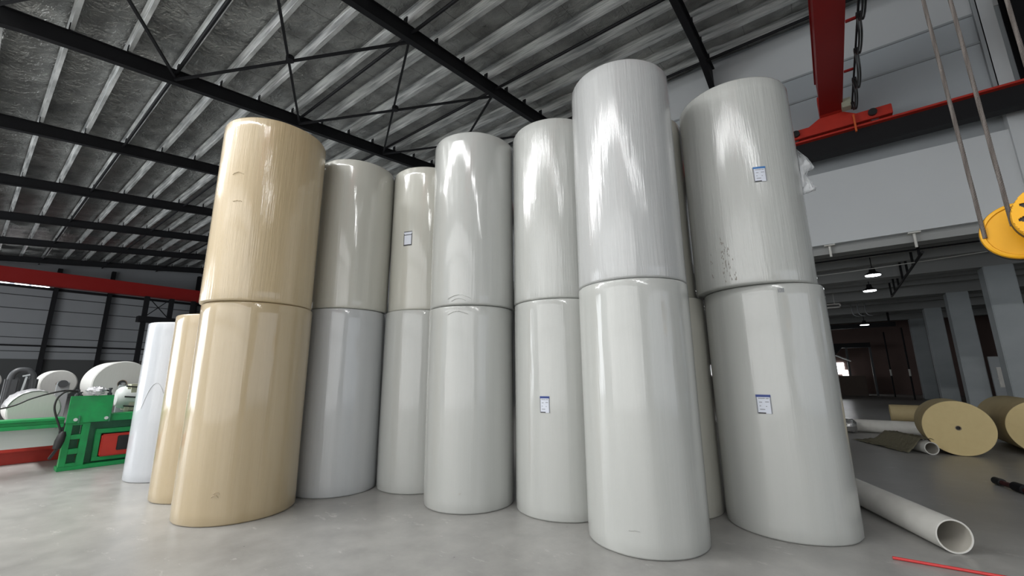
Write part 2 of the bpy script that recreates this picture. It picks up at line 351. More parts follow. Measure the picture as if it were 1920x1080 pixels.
# annex behind the opening
struct('ceiling_annex', MB().box(U1, UA, V0, 16, 5.35, 5.55), M_COND, smooth=False)
struct('wall_annex_far', MB().box(UA, UA + .25, V0, 16, 0, 5.4), M_FARW, smooth=False)
struct('wall_annex_left', MB().box(U1 + .3, UA, 14, 14.25, 0, 5.4), M_COND, smooth=False)
struct('wall_annex_right', MB().box(U1 + .3, UA, -13, -12.75, 0, 5.4), M_CONG, smooth=False)
struct('window_7', MB().box(UA - .06, UA - .02, -.62, .9, 1.45, 2.32).box(UA - .06, UA - .02, -.80, -.45, 1.28, 1.75), M_PANE, smooth=False)
COLS = [14.15, 19.0, 24.5, 30.0, 35.5]
for i, u in enumerate([16.4, 17.8, 20.4, 21.8, 23.2, 25.9, 27.3, 28.7, 31.4, 32.8, 34.2]):
    struct('trim_%d' % (40 + i), MB().box(u - .11, u + .11, V0, 14, 5.06, 5.36), M_COND, smooth=False)
for i, u in enumerate(COLS):
    struct('trim_%d' % (60 + i), MB().box(u + .05, u + .55, V0, 14, 4.82, 5.36), M_COND, smooth=False)
    c = obj('concrete_column', MB().box(u, u + .6, -4.75, -4.1, 0, 4.82), M_COL, bevel=.02)
    tag(c, ['grey painted concrete column at the hall edge beside the kraft rolls', 'grey concrete column just behind the kraft rolls, widest of the row in view',
            'grey concrete column second widest of the receding row', 'grey concrete column third of the receding row, in shadow', 'dark concrete column farthest back in the receding row'][i], 'column', 'concrete columns of the annex')

# ------------------------------------------------------------------ steel roof frame
def rafter(v, i, label):
    t = thing('steel_rafter', label, 'roof beam', (2.0, v, rz(2.0)), 'steel roof rafters')
    mb = MB(); us = [U0 + .05, -2.0, -.4, 1, 3, 6, 9, 12.2, 13.2, 13.95]
    def bot(u): return rz(u) - (.55 * max(0, (u - 12.2) / 1.75)) - (.12 * max(0, -u - .2) if -2 < u < 0 else (.21 if u <= -2 else 0))
    def top(u): return rz(u) + (.42 if u < 9 else .42 + .02 * (u - 9))
    b = .085
    for k in range(len(us) - 1):
        a, c = us[k], us[k+1]
        mb.prism([(a, bot(a)), (c, bot(c)), (c, bot(c) + .018), (a, bot(a) + .018)], 'y', v - b, v + b)
        mb.prism([(a, bot(a) + .018), (c, bot(c) + .018), (c, top(c) - .018), (a, top(a) - .018)], 'y', v - .012, v + .012)
        mb.prism([(a, top(a) - .018), (c, top(c) - .018), (c, top(c)), (a, top(a))], 'y', v - b, v + b)
    obj('beam', mb, M_BLACK, t, smooth=False)
    first = None
    for u in PUR:
        if u < U0 + .3: continue
        if first is None:
            z = top(u); first = obj('cleat', MB().box(u - .02, u + .02, v - .07, v + .07, z, z + .22), M_BLACK, t, smooth=False); fu = u; fz = z
        else:
            c = first.copy(); col.objects.link(c); c.parent = t; c.location = (u - fu, 0, top(u) - fz)
    return t
RL = ['black steel rafter out behind the camera', 'black steel rafter at the far upper right above the crane rail', 'thick black rafter running down to the wall behind the tallest rolls',
      'black rafter slanting across the top centre of the roof', 'long black rafter from the top left corner to the middle stack', 'black rafter at the left edge, next beyond the long corner one',
      'thin black rafter third from the top at the left edge', 'thin black rafter fourth from the top at the left edge', 'thin black rafter fifth from the top at the left edge', 'thin black rafter farthest back, just above the red girder']
for i, v in enumerate(RAF):
    if i: rafter(v, i, RL[i])
# purlins: channel facing the near side
np_ = len(PUR)
for i, u in enumerate(PUR):
    if u < U0 + .3: continue
    z0 = rz(u) + .45 + (.02 * max(0, u - 9)); h = .33; mb = MB()
    web = []
    for k in range(6): web += [(u, z0 + .03 + k * .05), (u, z0 + .03 + k * .05 + .03), (u + .006, z0 + .03 + k * .05 + .035), (u + .006, z0 + .03 + k * .05 + .045)]
    back = [(p + .012, q) for p, q in reversed(web)]
    prof = [(u + .075, z0 + .03), (u + .075, z0), (u, z0)] + web + [(u, z0 + h), (u - .05, z0 + h), (u - .05, z0 + h + .006), (u + .012, z0 + h + .006)] + back + [(u + .012, z0 + .012), (u + .066, z0 + .012), (u + .066, z0 + .03)]
    mb.prism(prof, 'y', V0 + .05, V1 - .05)
    n = np_ - 1 - i
    tag(obj('roof_purlin', mb, M_GALV, smooth=False), 'long galvanised roof purlin, %s out from the right-hand concrete wall' % ORD[n], 'purlin', 'galvanised roof purlins')
# black tie tubes along the building at the bracing nodes
NODE = [-1.05, 2.45, 5.95, 9.45, 12.95]
NL = ['black tie tube under the roof nearest the left edge of the view', 'black tie tube meeting the long corner rafter near its upper left end', 'black tie tube under the roof above the beige stack', 'black tie tube under the roof above the middle white stacks', 'black tie tube under the roof close to the right-hand wall']
for i, u in enumerate(NODE):
    tag(obj('tie_tube', MB().cyl((u, V0 + .1, rz(u) + .30), (u, V1 - .1, rz(u) + .30), .045, 12), M_BLACK), NL[i], 'roof tie', 'black roof tie tubes')
BL = ['crossed black bracing rods at the top left edge of the view', 'crossed black bracing rods above the beige stack', 'crossed black bracing rods above the middle white stacks', 'crossed black bracing rods close to the right-hand wall']
for i in range(4):
    a, b = NODE[i], NODE[i+1]; v0, v1 = 7.85, 14.1
    t = thing('cross_brace', BL[i], 'bracing', ((a+b)/2, (v0+v1)/2, rz((a+b)/2)), 'crossed roof bracing')
    A = lambda u, v: Vector((u, v + (.10 if v < 10 else -.10), rz(u) + .08))
    obj('diagonal', MB().bar(A(a, v1), A(b, v0), .06, .06), M_BLACK, t, smooth=False)
    obj('diagonal', MB().bar(A(b, v1) + Vector((0, 0, .07)), A(a, v0) + Vector((0, 0, .07)), .06, .06), M_BLACK, t, smooth=False)
    c = A((a+b)/2, (v0+v1)/2)
    obj('centre_plate', MB().cyl(c - Vector((0, 0, .03)), c + Vector((0, 0, .10)), .11, 8), M_BLACK, t, smooth=False)
# wall columns under the rafters
CL = {1: 'black steel column on the right wall at the upper right corner', 2: 'black steel wall column behind the tallest rolls'}
for i, v in enumerate(RAF):
    if i not in (1, 2): continue
    mb = MB(); z0 = 7.15 if i == 1 else 0; z1 = rz(13.7) - .58; x0, x1 = 13.62, 13.96; hb = .16
    if i == 1: v = -4.48
    mb.box(x0, x0 + .02, v - hb, v + hb, z0, z1).box(x1 - .02, x1, v - hb, v + hb, z0, z1).box(x0 + .02, x1 - .02, v - .012, v + .012, z0, z1)
    if i == 1: mb.box(x0, x1, v - hb, v + hb, z0 - .03, z0)
    tag(obj('steel_column', mb, M_BLACK, smooth=False), CL[i], 'column', 'steel columns')
# end wall columns
for i, (u, lab) in enumerate([(.55, 'black steel column of the far end wall at the left edge'), (3.62, 'black steel column of the far end wall above the dark machine arch'), (6.70, 'black steel column of the far end wall above the largest machine roll'), (12.7, 'black steel column of the far end wall beside the beige stack')]):
    if i == 0: continue
    mb = MB(); x = .13; ya, yb = V1 - .48, V1 - .16
    mb.box(u - x, u + x, ya, ya + .02, 0, rz(u)).box(u - x, u + x, yb - .02, yb, 0, rz(u)).box(u - .012, u + .012, ya + .02, yb - .02, 0, rz(u))
    tag(obj('steel_column', mb, M_BLACK, smooth=False), lab, 'column', 'steel columns')
# braced tower at the far end
t = thing('braced_steel_tower', 'black braced steel tower with crossed rods beside the far end wall', 'steel tower', (9.8, 43.6, 0))
for u in (8.35, 9.95, 11.45): obj('post', MB().box(u - .15, u + .15, 43.45, 43.75, 0, 8.0), M_BLACK, t, smooth=False)
obj('beam', MB().box(7.95, 12.2, 43.2, 44.0, 5.9, 6.35), M_BLACK, t, smooth=False)
obj('diagonal', MB().bar((8.4, 43.6, 6.35), (9.9, 43.6, 8.0), .06, .06), M_BLACK, t, smooth=False)
obj('diagonal', MB().bar((9.9, 43.66, 6.35), (8.4, 43.66, 8.0), .06, .06), M_BLACK, t, smooth=False)

# ------------------------------------------------------------------ crane runway and cranes
t = thing('crane_runway_beam', 'dark crane runway beam with red top flange along the right wall', 'crane beam', (13.4, 8, 7.3))
obj('web', MB().box(13.36, 13.44, V0 + .1, V1 - .3, 7.37, 7.86).box(13.25, 13.55, V0 + .1, V1 - .3, 7.33, 7.37), M_BLACK, t, smooth=False)
obj('top_flange', MB().box(13.22, 13.58, V0 + .1, V1 - .3, 7.86, 7.91), M_RED2, t, smooth=False)
obj('rail', MB().box(13.37, 13.43, V0 + .1, V1 - .3, 7.91, 7.96), M_DGREY, t, smooth=False)
for v in (-10.5, -4.6, 2.0, 7.85, 14.1, 20.4, 26.75, 33.1, 39.4, 45.7):
    obj('bracket', MB().prism([(13.25, 7.33), (14.02, 7.33), (14.02, 6.75), (13.85, 6.75), (13.25, 7.15)], 'y', v - .12, v + .12), M_DGREY, t, smooth=False)

def crane(loc_v, label, zb, h, w2, carriage=True):
    t = thing('crane_girder', label, 'overhead crane', (5, loc_v, zb), 'overhead crane girders')
    mb = MB(); mb.box(U0 + .2, 13.1, loc_v - w2, loc_v + w2, zb + .02, zb + h)
    obj('box_girder', mb, M_RED, t, smooth=False)
    mb = MB().box(U0 + .2, 13.1, loc_v - w2 - .035, loc_v + w2 + .035, zb, zb + .02); mb.box(U0 + .2, 13.1, loc_v - w2 - .035, loc_v + w2 + .035, zb + h, zb + h + .02)
    obj('flange_plate', mb, M_RED, t, smooth=False)
    mb = MB(); mb.prism([(loc_v - 1.20, 8.0), (loc_v + 1.20, 8.0), (loc_v + 1.20, 8.26), (loc_v + w2 + .30, 8.26), (loc_v + w2 + .05, max(zb, 8.3)), (loc_v - w2 - .05, max(zb, 8.3)), (loc_v - w2 - .30, 8.26), (loc_v - 1.20, 8.26)], 'x', 13.24, 13.56)
    mb.box(13.1, 13.5, loc_v - w2 - .03, loc_v + w2 + .03, zb, zb + h * .6)
    obj('end_carriage', mb, M_RED2, t, bevel=.012)
    for s in (-1, 1):
        obj('wheel', MB().cyl((13.34, loc_v + s * .85, 8.06), (13.46, loc_v + s * .85, 8.06), .10, 24), M_DGREY, t)
        obj('buffer', MB().cyl((13.24, loc_v + s * .82, 8.14), (13.16, loc_v + s * .82, 8.14), .09, 20), M_RUB, t)
    return t
nearc = crane(-.81, 'red overhead crane girder coming in from the top right with its end carriage', 8.42, .95, .21)
obj('rail_sweep', MB().box(13.14, 13.2, -1.27, -1.23, 7.72, 8.2), M_ORANGE, nearc, smooth=False)
crane(44.5, 'long red crane girder crossing the far left end of the hall', 8.08, 1.0, .24)
# festoon cable beside the near girder
t = nearc
obj('cable_track', MB().box(U0 + .4, 13.0, -1.245, -1.215, 8.28, 8.33), M_BLACK, t, smooth=False)
for u in [-8 + 1.75 * k for k in range(13)]:
    if u > 13: continue
    obj('bracket', MB().box(u - .025, u + .025, -1.24, -1.05, 8.33, 8.37), M_RED, t, smooth=False)
u = -7.5; k = 0
while u < 12.6:
    dd = (.30, .46, .36)[k % 3]
    if 2.2 < u < 4.7: u += 1.12; k += 1; continue
    mb = MB()
    for q in (-.02, .02):
        mb.tube(spline([(u, -1.23 + q, 8.28), (u + .16, -1.235 + q, 8.28 - dd * .8), (u + .55, -1.24 + q, 8.28 - dd), (u + .94, -1.235 + q, 8.28 - dd * .8), (u + 1.1, -1.23 + q, 8.28)], 6), .017, 8)
    obj('cable_loop', mb, M_RUB, t)
    obj('cable_carrier', MB().box(u - .05, u + .05, -1.27, -1.19, 8.2, 8.28), M_BLACK, t, smooth=False)
    u += 1.12; k += 1
obj('junction_box', MB().box(12.75, 13.0, -1.22, -1.03, 8.28, 8.52), M_MOTOR, t, bevel=.01)
# trolley with drum over the near girder (above the frame)
t = thing('crane_trolley', 'red hoist trolley with rope drum under the near crane girder', 'crane trolley', (4, -1.1, 8.1))
obj('frame', MB().box(3.4, 4.6, -1.45, -.45, 8.0, 8.10), M_RED, t, bevel=.01)
for u in (3.5, 4.5): obj('wheel_bracket', MB().box(u - .04, u + .04, -1.04, -.98, 8.1, 8.42), M_RED, t, smooth=False)
obj('rope_drum', MB().cyl((3.5, -1.14, 7.8), (4.5, -1.14, 7.8), .18, 28), M_DGREY, t)
for u in (3.46, 4.5): obj('side_plate', MB().box(u, u + .04, -1.4, -.85, 7.6, 8.0), M_RED, t, smooth=False)
# ropes: each a thing
C1 = Vector((4.12, -1.105, 2.505)); C2 = Vector((3.88, -1.20, 2.535)); RS = .18
def twisted(p0, p1, R0=.0068, rs=.0058, pitch=.10, strands=6):
    p0 = Vector(p0); p1 = Vector(p1); L_ = (p1 - p0).length; n = int(L_ / pitch * 8); mb = MB()
    mb.cyl(p0, p1, R0, 8)
    for q in range(strands):
        pts = [p0.lerp(p1, k / n) + Vector((math.cos(2*math.pi*(k/8+q/strands)), math.sin(2*math.pi*(k/8+q/strands)), 0)) * R0 for k in range(n + 1)]
        mb.tube(pts, rs, 5)
    return mb
for i, (u, v, zb, lab) in enumerate([(4.10, C1.y + RS - .005, C1.z, 'steel wire rope, leftmost of the ropes down to the yellow block'), (3.97, C2.y + RS - .01, C2.z, 'steel wire rope, second from the left, entering the slot of the yellow block'),
                                (4.02, C1.y - RS, C1.z, 'steel wire rope nearest the right edge of the photo'), (3.88, C2.y - RS, C2.z, 'steel wire rope on the outer side of the yellow block')]):
    v2 = v + (.03 if i < 2 else 0)
    tag(obj('wire_rope', twisted((u, v, zb - .02), (u, v2, 7.8)), M_WIRE), lab, 'rope', 'wire ropes of the crane hook')
# hook block
t = thing('crane_hook_block', 'yellow crane hook block with round sheave covers hanging at the right edge', 'hook block', (4.0, -1.14, 1.95))
ax = Vector((-.985, .17, 0)).normalized()
RC = .192
def housing(c, w_):
    s = MB().prof(c - ax * w_ / 2, c + ax, [(0, 0), (RC - .02, 0), (RC - .004, .006), (RC, .02), (RC, w_ - .022), (RC - .004, w_ - .006), (RC - .014, w_), (RC - .024, w_), (RC - .028, w_ - .008), (.05, w_ + .004), (0, w_ + .004)], 64)
    return obj('sheave_housing', s, M_YEL, t)
def rope_slot(c, dv):
    return obj('rope_slot', MB().prof(c - ax * .022, c + ax, [(RC - .06, 0), (RC + .0015, 0), (RC + .0015, .044), (RC - .06, .044)], 64, True), M_RUB, t)
housing(C1, .10); housing(C2, .10); rope_slot(C1, 0); rope_slot(C2, 0)
# front cheek plate with oval slots
side = Vector((0, 0, 1)).cross(ax).normalized()
def plate_with_slots(c, r, th, slots):
    """disc polygon grid with holes: built from small quads, two faces plus walls"""
    n = 56; mb = MB(); idx = {}; cells = set()
    g = 64
    def inside(a, b):
        if a*a + b*b > r*r: return False
        for (sa, sb, ra, rb, ang) in slots:
            x = (a - sa) * math.cos(ang) + (b - sb) * math.sin(ang); y = -(a - sa) * math.sin(ang) + (b - sb) * math.cos(ang)
            if (x/ra)**2 + (y/rb)**2 < 1: return False
        return True
    st = 2 * r / g
    for i in range(g):
        for j in range(g):
            if inside(-r + (i + .5) * st, -r + (j + .5) * st): cells.add((i, j))
    def P(i, j, f): return c + side * (-r + i * st) + Vector((0, 0, 1)) * (-r + j * st) + ax * (th if f else 0)
    vs = []; fs = []
    def vid(i, j, f):
        k = (i, j, f)
        if k not in idx: idx[k] = len(vs); vs.append(P(i, j, f))
        return idx[k]
    for (i, j) in cells:
        fs.append((vid(i,j,1), vid(i+1,j,1), vid(i+1,j+1,1), vid(i,j+1,1))); fs.append((vid(i,j,0), vid(i,j+1,0), vid(i+1,j+1,0), vid(i+1,j,0)))
        for (di, dj, a, b) in ((-1,0,(i,j),(i,j+1)), (1,0,(i+1,j),(i+1,j+1)), (0,-1,(i,j),(i+1,j)), (0,1,(i,j+1),(i+1,j+1))):
            if (i+di, j+dj) not in cells: fs.append((vid(*a,0), vid(*b,0), vid(*b,1), vid(*a,1)))
    return mb.add(vs, fs)
slots = [(math.cos(a) * .138, math.sin(a) * .138, .030, .016, a) for a in [R(q) for q in (12, 47, 82, 117, 152, 187, 222, 257, 292, 327)]]
obj('slot_shade_disc', MB().cyl(C2 + ax * .056, C2 + ax * .060, RC - .02, 48), M_RUB, t)  # black disc added so the slots read as shaded inside
obj('cheek_plate', plate_with_slots(C2 + ax * .062, RC - .004, .012, slots), M_YEL, t, smooth=False)
obj('axle', MB().cyl(C1 - ax * .08, C2 + ax * .11, .035, 24), M_DGREY, t)
cm = (C1 + C2) / 2
obj('crosshead', MB().box(cm.x - .13, cm.x + .13, cm.y - .09, cm.y + .05, cm.z - .36, cm.z - .20), M_YEL, t, bevel=.015)
hk = [cm + Vector((0, -.02, q)) for q in (-.34, -.44, -.50)] + [cm + Vector((0, -.02 + .12 * math.sin(a), -.62 + .12 * math.cos(a) * -1 * -1)) for a in [R(q) for q in (10, 60, 110, 160, 210, 250, 285)]]
obj('hook', MB().tube(spline(hk, 5), .034, 14), M_BLACK, t)

# ------------------------------------------------------------------ paper rolls
def roll_body(x, y, r, z0, z1, core=.06, seed=0, edge=.022):
    rnd = random.Random(seed); ph = [rnd.uniform(0, 6.28) for _ in range(8)]
    seg = 128; zs = [z0 + edge * (1 - math.cos(a)) for a in [0, R(45), R(90)]]
    rows = [(r - edge, z0), (r - edge * .3, z0 + edge * .3), (r, z0 + edge)]
    nz = 22
    for k in range(1, nz): rows.append((r, z0 + edge + (z1 - z0 - 2 * edge) * k / nz))
    rows += [(r, z1 - edge), (r - edge * .3, z1 - edge * .3), (r - edge, z1), (core, z1 - .002), (core, z1 - .25)]
    rows = [(core, z0 + .25), (core, z0 + .002)] + rows
    vs = []; fs = []
    for (rr, z) in rows:
        t = (z - z0) / (z1 - z0)
        for i in range(seg):
            a = 2 * math.pi * i / seg
            wob = 0
            if rr > r * .9:
                wob = .0022 * math.sin(3 * a + ph[0] + t * 1.3) + .0013 * math.sin(7 * a + ph[1] - t * 2.1) + .0008 * math.sin(13 * a + ph[2] + t * 3) + .0012 * math.sin(t * 7 + ph[3]) * math.sin(2 * a + ph[4])
            vs.append((x + (rr + wob) * math.cos(a), y + (rr + wob) * math.sin(a), z))
    for k in range(len(rows) - 1):
        for i in range(seg):
            j = (i + 1) % seg; fs.append((k*seg+i, k*seg+j, (k+1)*seg+j, (k+1)*seg+i))
    return MB().add(vs, fs)
def patch(x, y, r, a0, a1, z0, z1, off, th=.0015, n=6):
    """a sheet bent round the roll"""
    vs = []; fs = []
    for q in (r + off, r + off + th):
        for z in (z0, z1):
            for i in range(n + 1):
                a = R(a0 + (a1 - a0) * i / n); vs.append((x + q * math.cos(a), y + q * math.sin(a), z))
    m = n + 1
    for i in range(n):
        fs += [(i, i+1, m+i+1, m+i), (2*m+i, 3*m+i, 3*m+i+1, 2*m+i+1), (i, 2*m+i, 2*m+i+1, i+1), (m+i, m+i+1, 3*m+i+1, 3*m+i)]
    fs += [(0, m, 3*m, 2*m), (n, 2*m+n, 3*m+n, m+n)]
    return MB().add(vs, fs)
def sheet(t, x, y, r, a0, a1, z0, z1, blue, corner=True):
    """printed label: blue or black heading, dark edges, faint printed lines"""
    o = obj('label', patch(x, y, r, a0, a1, z0, z1, .003), M_LAB, t); ORG[o.name] = ORG[t.name]
    h = z1 - z0; w_ = a1 - a0
    def sub(name, *a, m):
        s = obj(name, patch(x, y, r, *a, .0048, .0008), m, o); return s
    if blue: sub('heading', a0, a1, z1 - h * .13, z1, m=blue)
    else:
        sub('heading', a0, a1, z1 - h * .05, z1, m=M_LABK); sub('heading_rule', a0, a1, z1 - h * .27, z1 - h * .22, m=M_LABK)
    mb = patch(x, y, r, a0, a0 + w_ * .07, z0, z1 - h * .13, .0048, .0008); mb2 = patch(x, y, r, a1 - w_ * .07, a1, z0, z1 - h * .13, .0048, .0008); mb.add(mb2.v, mb2.f)
    obj('side_edges', mb, M_INK if blue else M_LABK, o)
    sub('bottom_edge', a0, a0 + w_ * (.58 if blue else 1), z0, z0 + h * (.06 if blue else .08), m=M_LABK)
    if blue:
        for (fa, fb, zc) in ((.15, .62, .80), (.66, .86, .80), (.2, .4, .60), (.6, .85, .62), (.2, .3, .40), (.62, .7, .38), (.2, .55, .22)):
            q = patch(x, y, r, a0 + w_ * fa, a0 + w_ * fb, z0 + h * (zc - .018), z0 + h * (zc + .018), .0048, .0008)
            obj('printed_line', q, M_INK, o)
ROLLS = {
 'A0': (2.341, 6.066, .644, 0, 2.488, M_BEIGE, 'beige shrink-wrapped jumbo paper roll standing on the floor under another beige roll'),
 'A1': (2.312, 6.058, .646, 2.488, 4.940, M_BEIGES, 'beige shrink-wrapped jumbo paper roll on top of the beige floor roll'),
 'B0': (3.600, 6.035, .590, 0, 2.560, M_COOL, 'white wrapped jumbo roll on the floor right beside the beige stack'),
 'B1': (3.620, 6.020, .594, 2.560, 4.925, M_CREAM, 'white wrapped jumbo roll on top, right beside the upper beige roll'),
 'C0': (4.453, 5.204, .597, 0, 2.555, M_WHITE, 'white wrapped jumbo roll on the floor, partly behind the one left of the centre gap'),
 'C1': (4.487, 5.195, .598, 2.555, 4.888, M_CREAM, 'off-white wrapped jumbo roll on top with a small black-edged label'),
 'D0': (4.300, 4.000, .588, 0, 2.477, M_WHITE, 'white jumbo roll on the floor with a small torn nick near its foot'),
 'D1': (4.295, 3.975, .597, 2.477, 4.935, M_WHITE, 'glossy white wrapped roll on top of the roll with the torn nick near its foot'),
 'E0': (4.800, 2.860, .598, 0, 2.505, M_WHITE, 'white jumbo roll on the floor with a dark blue label facing front'),
 'E1': (4.805, 2.868, .604, 2.505, 4.962, M_WHITES, 'white wrapped roll on top of the floor roll that has the narrow dark blue label'),
 'F0': (4.465, 1.710, .587, 0, 2.535, M_WHITE, 'large white jumbo roll nearest the camera on the floor, under the tallest stack top'),
 'F1': (4.462, 1.707, .582, 2.535, 5.046, M_COOLS, 'large streaky wrapped white roll on top of the stack nearest the camera'),
 'G0': (5.665, 1.815, .590, 0, 2.528, M_CREAM, 'cream roll on the floor, only a strip showing between the two nearest stacks'),
 'G1': (5.640, 1.890, .590, 2.528, 5.037, M_CREAM, 'cream roll on top, only a strip showing between the two nearest stacks'),
 'H0': (5.706, .591, .617, 0, 2.534, M_WHITE, 'white floor roll at the right end of the row with a blue-headed label'),
 'H1': (5.637, .652, .628, 2.534, 5.008, M_WHITES, 'white wrapped top roll at the right end with loose film and scuff marks'),
 'I0': (2.364, 7.337, .598, 0, 2.461, M_BEIGE, 'single beige roll on the floor behind the beige stack at left'),
 'J0': (2.421, 9.069, .600, 0, 2.490, M_GLOSS, 'single bright white wrapped roll on the floor at the left end of the row'),
}
TH = {}
for k, (n, (x, y, r, z0, z1, m, lab)) in enumerate(ROLLS.items()):
    z0 = z0 + (.004 if z0 else 0)
    t = thing('paper_roll', lab, 'paper roll', (x, y, z0), 'jumbo paper rolls stacked on end'); TH[n] = t
    obj('wrapped_body', roll_body(x, y, r, z0, z1, seed=k), m, t, angle=50)
    obj('core', MB().pipe((x, y, z0 + .002), (x, y, z1 - .001), .058, .045, 32), M_CORE, t)
x, y, r = ROLLS['C1'][:3]; sheet(TH['C1'], x, y, r, -169.5, -155.4, 3.565, 3.797, None)
x, y, r = ROLLS['E0'][:3]; sheet(TH['E0'], x, y, r, -174.2, -162.8, 1.160, 1.347, M_LABB)
x, y, r = ROLLS['H0'][:3]; sheet(TH['H0'], x, y, r, 170.7, 183.2, 1.189, 1.378, M_LABB)
x, y, r = ROLLS['H1'][:3]; sheet(TH['H1'], x, y, r, -160.3, -148.6, 3.678, 3.855, M_LABC)
# small printed mark at the top of the right floor roll
x, y, r = ROLLS['H0'][:3]; mb = MB()
for i in range(4):
    a = -159 + i * 1.45
    for (da, db, za, zb) in ((0, 1.0, 0, .008), (0, 1.0, .036, .044), (0, .3, 0, .044), (.7, 1.0, 0, .044), (0, 1.0, .018, .026)):
        if i == 1 and za == .018: continue
        q = patch(x, y, r, a + da, a + db, 2.43 + za, 2.43 + zb, .003, .0008, 2); mb.add(q.v, q.f)
obj('stamped_mark', mb, M_INK, TH['H0'])
# scuffs on the upper right roll: dotted columns and grey smears
x, y, r = ROLLS['H1'][:3]; mb = MB(); rnd = random.Random(3)
for a0, za, zb, n in ((149.5, 2.60, 3.02, 7), (162, 2.58, 3.12, 20), (165, 2.70, 3.16, 12), (168, 2.60, 3.0, 14), (172.5, 2.56, 2.9, 6)):
    for i in range(n):
        z = za + (zb - za) * rnd.random() ** 1.3; a = a0 + rnd.uniform(-.9, .9); h = rnd.uniform(.006, .028)
        q = patch(x, y, r, a, a + rnd.uniform(.25, .8), z, z + h, .003, .0008, 1); mb.add(q.v, q.f)
obj('scuff_marks', mb, M_SMUDGE2, TH['H1'])['kind'] = 'stuff'
# nick near the foot of D0
x, y, r = ROLLS['D0'][:3]; mb = MB()
for (a, b, c, d) in ((-149.5, -147.5, .225, .232), (-148.8, -147.9, .215, .226), (-148.4, -146.6, .231, .238)):
    q = patch(x, y, r, a, b, c, d, .003, .001, 2); mb.add(q.v, q.f)
obj('torn_nick', mb, M_SMUDGE, TH['D0'])
# wrapping folds at the bottom of upper rolls and a few wrinkles
def film_fold(n, a0, a1, z, dz, seed):
    x, y, r = ROLLS[n][:3]; rnd = random.Random(seed); pts = []
    for i in range(15):
        a = R(a0 + (a1 - a0) * i / 14); q = r + .003 + .002 * rnd.random(); pts.append((x + q * math.cos(a), y + q * math.sin(a), z + dz * math.sin(i / 14 * math.pi) + rnd.uniform(-.004, .004)))
    return MB().tube(pts, .0035, 6)
for n, a0, a1, z, dz, s in (('A1', -155, -142, 4.12, .03, 1), ('A1', -150, -140, 3.75, .01, 2), ('D1', -170, -140, 2.56, .05, 5), ('D1', -165, -146, 2.53, .03, 6), ('A0', -133, -127, .33, .02, 8), ('A0', -134, -128, .30, .02, 9), ('D0', -168, -142, 2.36, .04, 11), ('J0', -160, -120, 1.1, .4, 12), ('F0', -175, -165, .22, .01, 13)):
    obj('film_crease', film_fold(n, a0, a1, z, dz, s), ROLLS[n][5], TH[n])
# loose film hanging off the right end roll
x, y, r = ROLLS['H1'][:3]; rnd = random.Random(21); vs = []; fs = []; nn = 14; mm = 10
for i in range(nn + 1):
    for j in range(mm + 1):
        s = i / nn; q = j / mm
        L_ = .30 * (math.sin(s * math.pi) ** .6) * (.65 + .35 * math.sin(s * 9))
        px = x - .02 + .03 * math.sin(s * 11 + q * 4); py = y - r - .003 - q * L_ * .62; pz = 4.16 - s * .52 - q * L_ * .45 + .02 * math.sin(q * 9 + s * 13)
        vs.append((px + .03 * q * rnd.uniform(-1, 1), py, pz))
for i in range(nn):
    for j in range(mm):
        a = i * (mm + 1) + j; fs.append((a, a + 1, a + mm + 2, a + mm + 1))
fl = obj('loose_film', MB().add(vs, fs), M_CLEAR, TH['H1'], angle=70)
sd = fl.modifiers.new('thick', 'SOLIDIFY'); sd.thickness = .002

# ------------------------------------------------------------------ kraft rolls and tubes on the right
def lying_roll(p0, p1, r, lab, body=M_KRAFT, end=M_KEND, core=.035):
    p0 = Vector(p0); p1 = Vector(p1); L_ = (p1 - p0).length; d = (p1 - p0).normalized()
    t = thing('kraft_paper_roll', lab, 'paper roll', (p0.x, p0.y, 0), 'kraft paper rolls lying on the floor')
    obj('paper_body', MB().prof(p0, p1, [(r - .012, .004), (r - .003, .006), (r, .02), (r, L_ / 2), (r, L_ - .02), (r - .003, L_ - .006), (r - .012, L_ - .004)], 96), body, t)
    for s, (c, q) in enumerate(((p0, d), (p1, -d))):
        obj('end_face', MB().prof(c, c + q, [(r - .008, .004), (core + .012, .001), (core + .012, .02), (r - .008, .02)], 96, True), end, t)
    obj('core', MB().pipe(p0 + d * .002, p1 - d * .002, core + .012, core, 32), M_CORE, t)
    obj('core_plug', MB().cyl(p0 + d * .06, p0 + d * .08, core, 24), M_RUB, t)
    return t
lying_roll((12.0, -1.77, .517), (13.05, -1.77, .517), .515, 'brown kraft roll lying with its round end facing front, right of the white row')
lying_roll((12.7, -3.05, .522), (14.9, -3.05, .522), .52, 'brown kraft roll lying at the right edge, cut by the frame', core=.04)
lying_roll((19.0, -1.28, .27), (19.0, -2.75, .27), .268, 'small brown kraft roll lying far back behind the front kraft roll')
def tube_thing(name, p0, p1, ro, ri, lab, m=M_TUBE):
    t = thing(name, lab, 'cardboard tube', (p0[0], p0[1], 0), 'white cardboard tubes on the floor')
    obj('tube_wall', MB().pipe(p0, p1, ro, ri, 64), m, t)
    d = (Vector(p1) - Vector(p0)).normalized(); q0 = Vector(p0) + d * .004; q1 = Vector(p1) - d * .004
    obj('tube_lining', MB().pipe(q0, q1, ri + .0002, ri - .003, 64), M_TUBEIN, t)
    return t
tube_thing('cardboard_tube', (5.68, -.665, .145), (7.32, .10, .145), .143, .131, 'large white open-ended cardboard tube in the right foreground')
tube_thing('cardboard_tube', (11.85, -1.32, .122), (13.1, -.82, .122), .12, .105, 'short tube with its dark open end showing beside the front kraft roll')
tube_thing('cardboard_tube', (15.2, .6, .17), (15.2, -2.6, .17), .165, .15, 'long white tube lying across behind the front kraft roll')
t = thing('wrapped_bundle', 'silver-wrapped bundle on the floor at the left end of the long white tube', 'bundle', (14.8, .02, 0))
